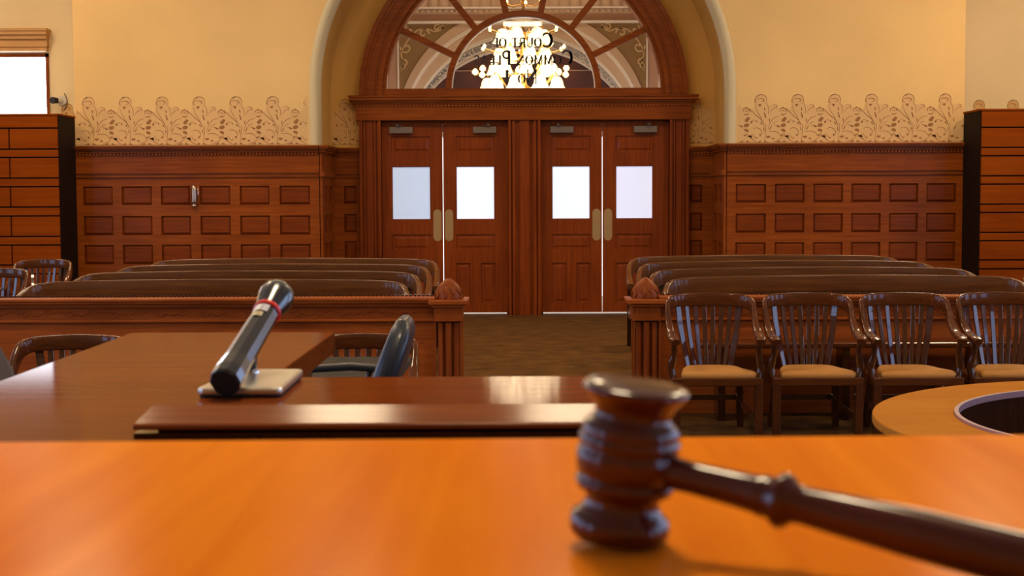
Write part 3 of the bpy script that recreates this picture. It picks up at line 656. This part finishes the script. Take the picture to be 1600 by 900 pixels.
for px, lab in ((751, 'triple-bulb wall sconce glowing in the hall, left of the chandelier'), (880, 'triple-bulb wall sconce glowing in the hall, right of the chandelier')):
    yq = 25.33; x = (px-818)*yq/F; z = EYE+(304-117)*yq/F
    sc = thing('wall_sconce', lab, 'sconce', (x, yq, z), 0, 'wall sconces in the hall')
    MB().lathe([(.05, 0), (.06, -.02), (.02, -.04)], (0, 0.02, 0), 12, 'Y').build('back_plate', 'brass_shiny', sc)
    for dx, dz in ((-.07, 0), (.06, .06), (.05, -.05)):
        MB().tube([(0, -.02, 0), (dx*.6, -.10, dz-.03), (dx, -.12, dz)], .007, 6).build('arm', 'brass_shiny', sc)
        MB().lathe([(.012, -.03), (.05, 0), (.055, .03), (.03, .07), (.006, .085)], (dx, -.12, dz), 10).build('bulb', 'bulb_glow', sc)

# ------------------------------------------------------------------ ceiling luminaires of the courtroom, two added to light the outer bays
for i, (x, y) in enumerate(LIGHT_SPOTS):
    t = thing('ceiling_light', 'unseen warm glass bowl ceiling light hanging over the courtroom', 'ceiling light', (x, y, CEIL), 0, 'ceiling lights of the courtroom')
    MB().lathe([(.10, -.04), (.12, 0)], (0, 0, 0), 16).build('ceiling_rose', 'brass', t)
    MB().lathe([(.012, -.86), (.012, -.03)], (0, 0, 0), 8).build('rod', 'brass', t)
    MB().lathe([(.02, -.99), (.20, -.96), (.34, -.90), (.38, -.84), (.36, -.83), (.02, -.85)], (0, 0, 0), 24).build('glass_bowl', 'lamp_glow', t)

# ------------------------------------------------------------------ tall cabinets at both sides
def cabinet(x0, x1, yf, yb, h, split, zr, label):
    t = thing('wooden_cabinet', label, 'cabinet', ((x0+x1)/2, (yf+yb)/2, 0))
    ox, oy = (x0+x1)/2, (yf+yb)/2
    def B(mb, a, b2, c_, d, e, f): return mb.box(a-ox, b2-ox, c_-oy, d-oy, e, f)
    B(MB(), x0, x1, yf+.03, yb, 0, h-.02).build('body', 'cab_shade', t)
    B(MB(), x0-.01, x1+.01, yf-.005, yb, h-.02, h).build('top_board', 'cab_wood', t)
    zs = zr
    for i in range(len(zs)-1):
        tall = zs[i]-zs[i+1] > .16
        xs = [x0]+([split] if tall and split else [])+[x1]
        for j in range(len(xs)-1):
            B(MB(), xs[j]+.008, xs[j+1]-.008, yf, yf+.04, zs[i+1]+.008, zs[i]-.008).build('drawer_front' if tall else 'rail', 'cab_wood', t, .004)
kc = 17.03/F
zl = [2.49]+[EYE+(304+3-py)*kc for py in (201, 233.5, 246.5, 278.5, 292, 323.5, 337.5, 369.5, 383, 414, 428, 460, 474)]+[.08]
cabinet(-7.2, -5.40, 17.03, 17.68, 2.51, (18.5-818)*kc, zl, 'tall red-brown cabinet of wide drawers on the far left, window above')
zl = [2.50]+[EYE+(304-3-py)*kc for py in (200, 231, 244, 275, 288, 319, 332, 363, 376, 406, 420, 451, 465)]+[.08]
cabinet(5.315, 7.2, 17.0, 17.68, 2.52, None, zl, 'tall red-brown cabinet of wide drawers on the far right')
# camera on the window side
t = thing('security_camera', 'small black round security camera beside the bright left window', 'camera', (-6.12, YO, 2.80))
MB().lathe([(.06, 0), (.065, -.02), (.05, -.03)], (.07, 0, 0), 20, 'Y').build('mount', 'white_plastic', t)
MB().tube([(.07, -.02, 0), (.03, -.10, .0)], .03, 12).build('neck', 'white_plastic', t)
MB().tube([(.03, -.08, .0), (-.01, -.17, 0)], [.035, .045], 14).build('lens', 'gap_black', t)
MB().tube(smooth_pts([(.10, -.012, .10), (.13, -.012, .03), (.13, -.012, -.05), (.09, -.012, -.12)], 4), .007, 6).build('cable', 'closer_metal', t)

# ------------------------------------------------------------------ pews
def pew(x0, x1, Y, zt, label, group):
    t = thing('pew', label, 'pew', ((x0+x1)/2, Y-.2, 0), 0, group); ox, oy = (x0+x1)/2, Y-.2
    L = x1-x0
    half = [(0, -.62, .64, .030, .026), (0, -.50, .655, .032, .032), (.0, -.36, .70, .028, .046), (.012, -.22, .765, .024, .058), (.06, -.09, .815, .020, .064), (.16, -.02, .838, .018, .066), (.40, .0, .846, .017, .066)]
    st = [(x0+a, Y+b2, z, c_, d) for a, b2, z, c_, d in half]
    for k in range(1, 8): st.append((x0+.4+(L-.8)*k/8, Y+.0, .846+.012*sin(pi*k/8), .017, .066))
    st += [(x1-a, Y+b2, z, c_, d) for a, b2, z, c_, d in reversed(half)]
    st = [(a-ox, b2-oy, c_+zt-.92, d, e) for a, b2, c_, d, e in smooth_pts(st, 3)]
    MB().loft(st).build('top_rail', 'pew_wood', t)
    bk = MB(); n = int(L/.09)
    for k in range(n): x = x0+.12+(L-.24)*k/(n-1)-ox; bk.bar((x, .19, .80), (x, .13, .42), .05, .012)
    bk.build('back_slats', 'pew_dark', t)
    MB().prism([(-.42, .40), (-.40, .44), (-.1, .415), (.12, .425), (.14, .39), (-.1, .38), (-.36, .375)], x0+.02-ox, x1-.02-ox, 'YZ').build('seat', 'pew_wood', t, .006)
    for x in (x0+.03, x1-.03):
        lg = MB(); lg.bar((x-ox, -.36, 0), (x-ox, -.38, .64), .05, .06, up=(0, 1, 0)); lg.build('front_post', 'pew_dark', t, .006)
        MB().bar((x-ox, .20, 0), (x-ox, .17, .80), .05, .06, up=(0, 1, 0)).build('rear_post', 'pew_dark', t, .006)
        MB().box(x-.02-ox, x+.02-ox, -.34, .17, .30, .40).build('end_rail', 'pew_dark', t, .004)
    return t
YP = [11.1, 12.35, 13.6, 14.85]
words = ['front-row', 'second-row', 'third-row', 'back-row']
tail = ['directly behind the bar', 'just behind the front pew', 'between second and back pews', 'nearest the panelled wall']
for i, y in enumerate(YP):
    pew(-3.78, -.86, y, .915, '%s brown pew in the left block, %s' % (words[i], tail[i]), 'pews in the left block')
    pew(1.05, 3.80, y, .928, '%s brown pew in the right block, %s' % (words[i], tail[i]), 'pews in the right block')

# ------------------------------------------------------------------ bar (railing) left and right
def carved(mb, x0, x1, z0, z1, y, step=.16):
    zc_ = (z0+z1)/2; r = (z1-z0)*.36; x = x0+step/2; k = 0
    while x < x1-step/2:
        s3 = 1 if k % 2 else -1
        mb.tube([(x+r*(1-.08*i)*cos(i*.7), y, zc_+s3*r*(1-.08*i)*sin(i*.7)) for i in range(9)], .007, 5)
        mb.tube([(x+r, y, zc_), (x+step*.55, y, zc_+s3*r*.6), (x+step-r, y, zc_)], .006, 5)
        x += step; k += 1
def post(t, x0, x1, y0, y1, ox, oy):
    xc, yc = (x0+x1)/2-ox, (y0+y1)/2-oy; hx_ = (x1-x0)/2; hy = (y1-y0)/2
    p = MB(); p.box(xc-hx_, xc+hx_, yc-hy, yc+hy, 0, .12)
    p.box(xc-hx_+.02, xc+hx_-.02, yc-hy+.06, yc+hy-.02, .12, .665)
    pp = p.build('post', 'bar_wood_v', t, .004)
    c = MB()
    for dx in (-.055, 0, .055): c.lathe([(.026, .12), (.022, .15), (.021, .62), (.026, .655)], (xc+dx, yc-hy+.05-(.015 if dx == 0 else 0), 0), 14)
    for dx in (-.095, .095): c.box(xc+dx-.008, xc+dx+.008, yc-hy+.035, yc-hy+.07, .12, .665)
    c.build('fluting', 'bar_wood_v', pp)
    MB().box(xc-hx_, xc+hx_, yc-hy, yc+hy, .665, .765).build('post_block', 'bar_wood_v', pp, .003)
    cp = MB(); cp.box(xc-hx_-.02, xc+hx_+.02, yc-hy-.02, yc+hy+.02, .765, .785).box(xc-hx_-.04, xc+hx_+.04, yc-hy-.04, yc+hy+.04, .785, .815)
    cp.build('post_cap', 'bar_wood', pp, .005)
    f = MB(); prof = [(.098, .815), (.098, .83), (.092, .86), (.078, .90), (.055, .93), (.03, .95), (.012, .962)]
    f.lathe(prof, (xc, yc-.02, 0), 20)
    fo_ = f.build('finial', 'bar_wood_v', pp)
    cvv = MB()
    for k in range(10):
        a = 2*pi*k/10
        pts = []
        for i in range(10):
            h = .825+.012*i; rr = .101-.0006*(i**2.1); aa = a+.16*sin(i*.9)
            pts.append((xc+rr*cos(aa), yc-.02+rr*sin(aa), h))
        cvv.tube(pts, .006, 5)
    cvv.build('carved_leaf', 'bar_wood_v', fo_)
def barrail(x0, x1, px0, px1, label):
    ox, oy = (x0+x1)/2, 10.3; t = thing('bar_railing', label, 'railing', (ox, oy, 0)); y = 10.25
    B = lambda mb, a, b2, c_, d, e, f: mb.box(a-ox, b2-ox, c_-oy, d-oy, e, f)
    m_ = MB(); B(m_, x0, x1, y-.08, y+.16, .812, .832); B(m_, x0, x1, y-.07, y+.15, .795, .812); B(m_, x0, x1, y-.04, y+.12, .77, .795); m_.build('cap_rail', 'bar_wood', t, .004)
    m_ = MB(); x = x0+.01
    while x < x1: B(m_, x, x+.014, y+.10, y+.15, .832, .842); x += .03
    m_.build('beaded_edge', 'pew_dark', t)
    m_ = MB(); B(m_, x0, x1, y, y+.08, .68, .77); m_.build('carved_band', 'bar_wood', t)
    m_ = MB(); carved(m_, x0-ox, x1-ox, .685, .765, y-oy); m_.build('scroll_carving', 'bar_wood', t)
    m_ = MB(); B(m_, x0, x1, y-.02, y+.1, .662, .68); m_.build('bead', 'bar_wood', t, .004)
    m_ = MB(); B(m_, x0, x1, y+.01, y+.08, 0, .662); m_.build('panel', 'bar_wood', t)
    xx = px0-.10 if px0 < 0 else px1+.2
    n_ = 0
    while x0 < xx < x1 and n_ < 12:
        zz = .52; m_ = MB()
        for q in (-1, 1): m_.tube([(xx-ox+q*.012+q*.03*(1-.07*i)*cos(i*.55)+q*.0, y+.01-oy, zz+.035*(1-.07*i)*sin(i*.55)) for i in range(12)], .004, 5)
        m_.build('carved_scroll', 'bar_wood', t); xx += -2.06 if px0 < 0 else 2.06; n_ += 1
    post(t, px0, px1, 10.17, 10.47, ox, oy)
barrail(-5.2, -.62, -.625, -.43, 'carved wooden bar railing left of the aisle, domed finial on its end post')
barrail(.95, 5.2, .765, .96, 'carved wooden bar railing right of the aisle, behind the row of armchairs')
# bench along the right bar
t = thing('wall_bench', 'low wooden bench along the right bar railing behind the armchairs', 'bench', (3.1, 10.0, 0))
MB().box(-1.9, 1.9, -.14, .2, .50, .535).build('seat', 'chair_wood', t, .01)
for x in (-1.75, -.9, 0, .9, 1.75): MB().box(x-.025, x+.025, -.10, .12, 0, .5).build('leg', 'pew_dark', t, .003)

# ------------------------------------------------------------------ armchairs
def armchair(label, group, cushion=True):
    t = thing('wooden_armchair', label, 'chair', (0, 0, 0), 0, group)
    half = [(-.266, -.255, .615, .028, .020), (-.278, -.215, .630, .031, .019), (-.280, -.14, .638, .030, .018), (-.280, -.05, .655, .026, .022), (-.281, .04, .700, .022, .032), (-.282, .11, .765, .018, .040), (-.27, .17, .820, .015, .042), (-.225, .215, .844, .013, .042), (-.14, .240, .850, .012, .043)]
    st = half+[(0, .25, .853, .012, .044)]+[(-a, b2, c_, d, e) for a, b2, c_, d, e in reversed(half)]
    MB().loft(smooth_pts(st, 4), 20, .5).build('bow_rail', 'chair_wood', t)
    for k in range(8):
        u = -1+2*k/7; wd = .030 if abs(u) < .99 else .042
        top_ = (u*.205, .258-.02*u*u, .83); mid = (u*.178, .212, .62); bot = (u*.135, .178, .40)
        pts = smooth_pts([top_, (u*.195, .236, .74), mid, bot], 4)
        m_ = MB(); n = len(pts); vs = []; fs = []
        for p in pts:
            for i, j in ((-1, -1), (1, -1), (1, 1), (-1, 1)): vs.append((p[0]+i*wd/2*cos(u*.5)-j*.006*sin(-u*.5), p[1]-i*wd/2*sin(u*.5)+j*.006*cos(u*.5), p[2]))
        for i in range(n-1):
            for q in range(4): q2 = (q+1) % 4; fs.append((i*4+q, i*4+q2, (i+1)*4+q2, (i+1)*4+q))
        fs += [(0, 1, 2, 3), (n*4-1, n*4-2, n*4-3, n*4-4)]
        m_.add(vs, fs); m_.build('slat' if abs(u) < .99 else 'back_post', 'chair_wood_v', t, .003)
    sp = [(-.285, -.25), (.285, -.25), (.29, -.10), (.235, .22), (.12, .25), (-.12, .25), (-.235, .22), (-.29, -.10)]
    MB().prism(sp, .335, .388, 'XY').build('seat_frame', 'chair_wood', t, .008)
    if cushion:
        cp = [(-.225, -.225), (.225, -.225), (.20, -.02), (.165, .13), (.10, .18), (-.10, .18), (-.165, .13), (-.20, -.02)]
        m_ = MB(); vs = []; fs = []; pr = [(1, .386), (1.02, .40), (1.0, .413), (.93, .424), (.6, .432), (.2, .435)]; n = len(cp)
        cps = smooth_pts(cp+[cp[0]], 3)[:-1]; n = len(cps)
        for k, h in pr:
            for (a, b2) in cps: vs.append((a*k, b2*k-.0, h))
        for i in range(len(pr)-1):
            for q in range(n): q2 = (q+1) % n; fs.append((i*n+q, i*n+q2, (i+1)*n+q2, (i+1)*n+q))
        fs.append(tuple(range((len(pr)-1)*n, len(pr)*n))); m_.add(vs, fs, True); m_.build('seat_cushion', 'leather_tan', t)
    for sx in (-1, 1):
        MB().bar((sx*.26, -.225, 0), (sx*.26, -.225, .34), .05, .045).build('leg', 'chair_wood_v', t, .005)
        MB().bar((sx*.215, .25, 0), (sx*.20, .205, .34), .045, .04).build('leg', 'chair_wood_v', t, .005)
        MB().bar((sx*.25, -.21, .13), (sx*.21, .23, .16), .02, .04).build('side_stretcher', 'chair_wood_v', t, .003)
        MB().tube(smooth_pts([(sx*.268, -.16, .37), (sx*.285, -.15, .45), (sx*.268, -.17, .54), (sx*.276, -.19, .622)], 4), [.024]*7+[.019]*5+[.022], 10).build('arm_post', 'chair_wood_v', t)
    MB().bar((-.21, .235, .20), (.21, .235, .20), .02, .035).build('rear_stretcher', 'chair_wood_v', t, .003)
    return t
GRP = 'armchairs along the right bar railing'
c0 = armchair('dark wooden armchair with tan seat, leftmost of the row and nearest the aisle', GRP)
c0.location = (1.225, 9.40, 0)
labs = ['dark wooden armchair with tan seat, second in the row from the aisle', 'dark wooden armchair with tan seat, third in the row, behind the round desk edge', 'dark wooden armchair with tan seat, rightmost of the row and cut by the photo edge']
for x, y, l in ((1.86, 9.40, labs[0]), (2.49, 9.38, labs[1]), (3.125, 9.38, labs[2])): dup(c0, (x, y, 0), 0, l)
c1 = armchair('dark wooden armchair with bowed back at the table, right of the counter end', 'armchairs in front of the left bar railing', False)
c1.location = (-.84, 7.35, 0); c1.scale = (1, 1, .925)
d_ = dup(c1, (-2.33, 7.35, 0), 0, 'dark wooden armchair with bowed back, seen over the left edge of the counter'); d_.scale = (1, 1, .925)
d_ = dup(c1, (-4.79, 13.1, 0), 0, 'dark slatted armchair cut by the left photo edge, in front of the tall cabinet'); d_.scale = (1, 1, 1.0); d_['group'] = 'armchairs by the left wall'
d_ = dup(c1, (-4.86, 14.6, 0), 0, 'dark bow-backed armchair behind another, below the left wooden cabinet'); d_.scale = (1, 1, 1.02); d_['group'] = 'armchairs by the left wall'
d_ = dup(c1, (4.73, 12.8, 0), 0, 'dark bow-backed armchair showing one corner at the right photo edge'); d_['group'] = 'armchair by the right wall'

# counsel table with dark top
t = thing('counsel_table', 'dark topped table in front of the bow-backed armchair', 'table', (-1.15, 6.72, 0))
MB().box(-.6, .6, -.40, .40, .725, .76).build('tabletop', 'carpet_dark', t, .006)
MB().box(-.55, .55, -.36, .36, .64, .725).build('apron', 'table_wood', t)
for x in (-.52, .52):
    for y in (-.33, .33): MB().box(x-.03, x+.03, y-.03, y+.03, 0, .66).build('leg', 'table_wood', t, .004)

# clerk's platform
struct(MB().box(-3.4, .3, 1.4, 6.1, 0, .25).build('platform', 'carpet_dark'), 'low carpeted platform for the clerk')
# ------------------------------------------------------------------ black office chairs
def office(label, loc, rz):
    """faces -X, back leaning towards +X"""
    t = thing('office_chair', label, 'chair', loc, rz, 'black office chairs')
    vs = []; fs = []
    prof = [(.03, .44, .19, .045), (.075, .60, .215, .052), (.105, .69, .21, .050), (.13, .765, .185, .044), (.137, .80, .155, .036), (.138, .825, .12, .022), (.138, .832, .10, .012)]
    n = 20
    for x, z, hw_, ht in prof:
        for k in range(n):
            a = 2*pi*k/n; vs.append((x+math.copysign(abs(cos(a))**.35, cos(a))*ht, math.copysign(abs(sin(a))**.3, sin(a))*hw_, z))
    for i in range(len(prof)-1):
        for k in range(n): k2 = (k+1) % n; fs.append((i*n+k, i*n+k2, (i+1)*n+k2, (i+1)*n+k))
    fs += [tuple(range(n)), tuple(range(len(prof)*n-1, (len(prof)-1)*n-1, -1))]
    b_ = MB().add(vs, fs, True).build('backrest', 'leather_black', t)
    sm = MB()
    for q in (-1,): sm.tube([(x+.3*ht, q*hw_*.985, z) for x, z, hw_, ht in prof[:-1]], .004, 6)
    sm.build('seam', 'leather_seam', b_)
    MB().prism([(-.24, -.20), (.20, -.22), (.24, -.1), (.24, .1), (.20, .22), (-.24, .20), (-.28, .1), (-.28, -.1)], .42, .50, 'XY').build('seat', 'leather_black', t, .03, 4).location = (-.2, 0, 0)
    for q in (-1, 1):
        ar = MB().loft([(-.38, q*.25, .575, .03, .010), (-.30, q*.25, .600, .034, .014), (-.1, q*.25, .612, .034, .015), (.04, q*.25, .602, .028, .014)]).build('armrest', 'leather_black', t)
        MB().tube(smooth_pts([(-.26, q*.25, .595), (-.28, q*.25, .52), (-.2, q*.2, .44)], 4), .012, 8).tube([(-.02, q*.25, .595), (-.06, q*.22, .46)], .012, 8).build('arm_bracket', 'mic_black', ar)
    MB().lathe([(.03, .10), (.03, .42)], (-.2, 0, 0), 12).build('gas_column', 'mic_black', t)
    MB().bar((-.1, 0, .43), (.02, 0, .48), .05, .02).build('back_bracket', 'mic_black', t)
    for k in range(5):
        a = 2*pi*k/5+.3
        l_ = MB().bar((-.2, 0, .11), (-.2+.28*cos(a), .28*sin(a), .075), .04, .03).build('leg', 'mic_black', t, .004)
        MB().lathe([(.03, -.012), (.03, .012)], (-.2+.28*cos(a), .28*sin(a), .03), 12, 'Y').build('caster', 'mic_black', l_)
    return t
office('black padded office chair seen side-on right of the counter arm', (-.60, 5.6, .25), 0)
office('black office chair cut by the left photo edge beyond the counter', (-1.77, 5.0, .25), pi)

# ------------------------------------------------------------------ round desk on the right
t = thing('curved_desk', 'light wooden ring-shaped desk curving in from the right edge', 'desk', (2.39, 4.98, 0))
def annulus(mb, r0, r1, z0, z1, a0, a1, n=72):
    vs = []; fs = []
    for i in range(n+1):
        a = R(a0+(a1-a0)*i/n); c_, s3 = cos(a), sin(a)
        vs += [(r0*c_, r0*s3, z0), (r1*c_, r1*s3, z0), (r1*c_, r1*s3, z1), (r0*c_, r0*s3, z1)]
    for i in range(n):
        for k in range(4): k2 = (k+1) % 4; fs.append((i*4+k, i*4+k2, i*4+4+k2, i*4+4+k))
    fs += [(0, 1, 2, 3), (n*4+3, n*4+2, n*4+1, n*4)]; mb.add(vs, fs); return mb
annulus(MB(), .872, 1.16, .725, .76, 10, 230).build('desk_top', 'round_wood', t, .006)
annulus(MB(), .858, .873, .744, .768, 10, 230).build('inner_rim', 'violet_trim', t)
annulus(MB(), 1.05, 1.08, 0, .725, 10, 230).build('curved_panel', 'chair_wood_v', t)
annulus(MB(), .862, .872, 0.0, .744, 10, 230).build('inner_panel', 'pew_dark', t)

# ------------------------------------------------------------------ L-shaped counter
ZT = 1.27
t = thing('counter', 'L-shaped brown wooden counter in front of the judge bench', 'counter', (-.4, 2.0, .0))
poly = [(-2.6, 1.22), (.16, 1.22), (.16, 2.24), (-.388, 2.24), (-.388, 2.985), (-.806, 2.985), (-.790, 2.18), (-2.6, 2.18)]
poly = [(a+.4, b2-2.0) for a, b2 in poly]
# the left edge of the long arm ends at the picture corner; the near part spreads left
poly = [(a, b2) for a, b2 in [(-.40, -.78), (.56, -.78), (.56, .24), (.012, .24), (.012, .985), (-.406, .985), (-.398, .2), (-.40, -.2)]]
MB().prism(poly, ZT-.042, ZT, 'XY').build('counter_top', 'counter_wood', t, .002)
pb = [(-.36, -.74), (.52, -.74), (.52, .20), (-.03, .20), (-.03, .94), (-.36, .94)]
MB().prism(pb, .25, ZT-.042, 'XY').build('counter_body', 'table_wood', t)
lb = MB().box(-.052, .53, -.325, -.242, ZT, ZT+.006).build('ledge_base', 'pew_dark', t)
MB().prism([(-.30, ZT+.006), (-.30, ZT+.0125), (-.245, ZT+.018), (-.245, ZT+.006)], -.03, .52, 'YZ').build('ledge_riser', 'gap_black', t)
MB().prism([(-.330, ZT+.010), (-.330, ZT+.0155), (-.326, ZT+.0175), (-.241, ZT+.0262), (-.238, ZT+.0242), (-.238, ZT+.0205)], -.052, .54, 'YZ').build('raised_ledge', 'ledge_wood', t, .0025, 3)

# ------------------------------------------------------------------ microphone and its stand
t = thing('microphone_stand', 'small desk stand with square satin metal base on the counter', 'microphone stand', (-.395, 2.11, ZT+.0005))
bp = []
for cx_, cy_, a0 in ((.045, .108, 0), (-.035, .108, 90), (-.047, -.09, 180), (.047, -.09, 270)):
    for i in range(6): a = R(a0+18*i); bp.append((cx_+.012*cos(a), cy_+.012*sin(a)))
MB().prism(bp, 0.003, .014, 'XY').build('base', 'satin_metal', t, .004, 3)
MB().prism([(a*.96, b2*.97) for a, b2 in bp], 0, .003, 'XY').build('rubber_pad', 'gap_black', t)
MB().lathe([(.0135, .013), (.0135, .016), (.010, .020), (.0085, .023)], (-.016, .075, 0), 20).build('collar', 'chrome', t)
MB().tube([(-.016, .075, .018), (-.014, .068, .040), (-.012, .055, .060)], [.0095, .0095, .008], 14).build('stem', 'mic_black', t)
a = Vector((-.409, 1.985, 1.2955)); b_ = Vector((-.3755, 2.185, 1.391)); dd = (b_-a).normalized()
q = dd.to_track_quat('Z', 'Y')
MB().lathe([(.006, -.004), (.009, 0), (.006, .004)], (-.014, .058, .060), 12).build('pivot', 'mic_black', t)
m_ = thing('microphone', 'black handheld microphone with red ring leaning in its desk stand', 'microphone', a)
m_.rotation_mode = 'QUATERNION'; m_.rotation_quaternion = q
L = (b_-a).length
MB().lathe([(.0205, -.002), (.0225, .0), (.0225, .02), (.0205, .05), (.0185, L-.045), (.0185, L-.036)], (0, 0, 0), 10, smooth=False).build('body', 'mic_black', m_, .0008)
MB().lathe([(.0205, -.001), (.0205, -.003)], (0, 0, -.0005), 8, smooth=False).build('end_cap', 'gap_black', m_)
MB().lathe([(.0195, L-.036), (.0212, L-.034), (.0212, L-.031), (.0205, L-.029)], (0, 0, 0), 28).build('red_ring', 'mic_red', m_)
MB().lathe([(.0195, L-.030), (.0245, L-.006), (.0265, L+.004), (.0268, L+.012)], (0, 0, 0), 28).build('head_cone', 'mic_black', m_)
MB().lathe([(.0265, L+.010), (.0268, L+.016), (.025, L+.024), (.019, L+.031), (.010, L+.035), (.002, L+.036)], (0, 0, 0), 28).build('grille', 'mic_mesh', m_)
up_l = (q.inverted() @ Vector((-.15, -.55, 1))); ang = math.atan2(up_l.y, up_l.x)
def patch(h0, h1, half, r, name, mt):
    vs = []; fs = []; n = 8
    for i in range(n+1):
        t_ = ang+half*(-1+2*i/n); vs += [(r*cos(t_), r*sin(t_), h0), (r*cos(t_), r*sin(t_), h1)]
    for i in range(n): fs.append((2*i, 2*i+2, 2*i+3, 2*i+1))
    return MB().add(vs, fs, True).build(name, mt, m_)
patch(L-.058, L-.040, .62, .0196, 'label_band', 'mic_label'); patch(L-.074, L-.062, .42, .0197, 'switch', 'mic_switch')

# ------------------------------------------------------------------ judge's bench and gavel
ZB = 1.37
t = thing('judge_bench', 'orange-brown polished wooden bench top across the foreground', 'bench', (0, .6, 0))
MB().prism([(-1.3, -.9), (1.6, -.9), (1.6, .495+.01), (.134, .4755), (-.386, .4655), (-1.3, .448)], ZB-.028, ZB, 'XY').build('bench_top', 'bench_wood', t, .003)
MB().prism([(-1.25, -.8), (1.55, -.8), (1.55, .44), (-1.25, .40)], 0.0, ZB-.028, 'XY').build('bench_body', 'table_wood', t)
g = thing('gavel', 'dark polished wooden gavel standing on its head in the foreground', 'gavel')
g.matrix_world = Matrix.Translation((.0525, .737, ZB+.0437)) @ Matrix.Rotation(R(-31), 4, 'Z') @ Matrix.Rotation(R(7.6), 4, 'Y') @ Matrix.Scale(1.04, 4)
gp = [(.020, -.039), (.0225, -.0385), (.0245, -.036), (.0250, -.031), (.0240, -.027), (.0205, -.0245), (.0185, -.021), (.0180, -.018), (.0195, -.0155), (.0200, -.0145), (.0235, -.0135),
      (.0247, -.010), (.0240, -.0085), (.0218, -.0074), (.0240, -.0063), (.0252, -.002), (.0254, .003), (.0250, .0060), (.0226, .0074), (.0246, .0088), (.0252, .011), (.0246, .0135), (.0236, .0142), (.0240, .015), (.0236, .0185),
      (.0212, .021), (.0192, .023), (.0183, .0250), (.0200, .029), (.0235, .0335), (.0258, .0362), (.0262, .0375), (.0252, .0388), (.020, .0398), (.010, .0402), (.002, .0403)]
MB().lathe([(r_*1.0, h*.985) for r_, h in gp], (0, 0, 0), 48).build('head', 'gavel_wood', g)
hp_ = [(.0075, .02), (.0072, .035), (.0078, .055), (.0085, .068), (.0095, .073), (.0088, .0755), (.0118, .079), (.0125, .0815), (.0112, .0845), (.0086, .087), (.0082, .092), (.0092, .11), (.0105, .14), (.0113, .18), (.0112, .21), (.0095, .225), (.005, .233), (.001, .235)]
MB().lathe([(r_*1.07, h) for r_, h in hp_], (0, 0, 0), 28, 'X').build('handle', 'gavel_wood', g)
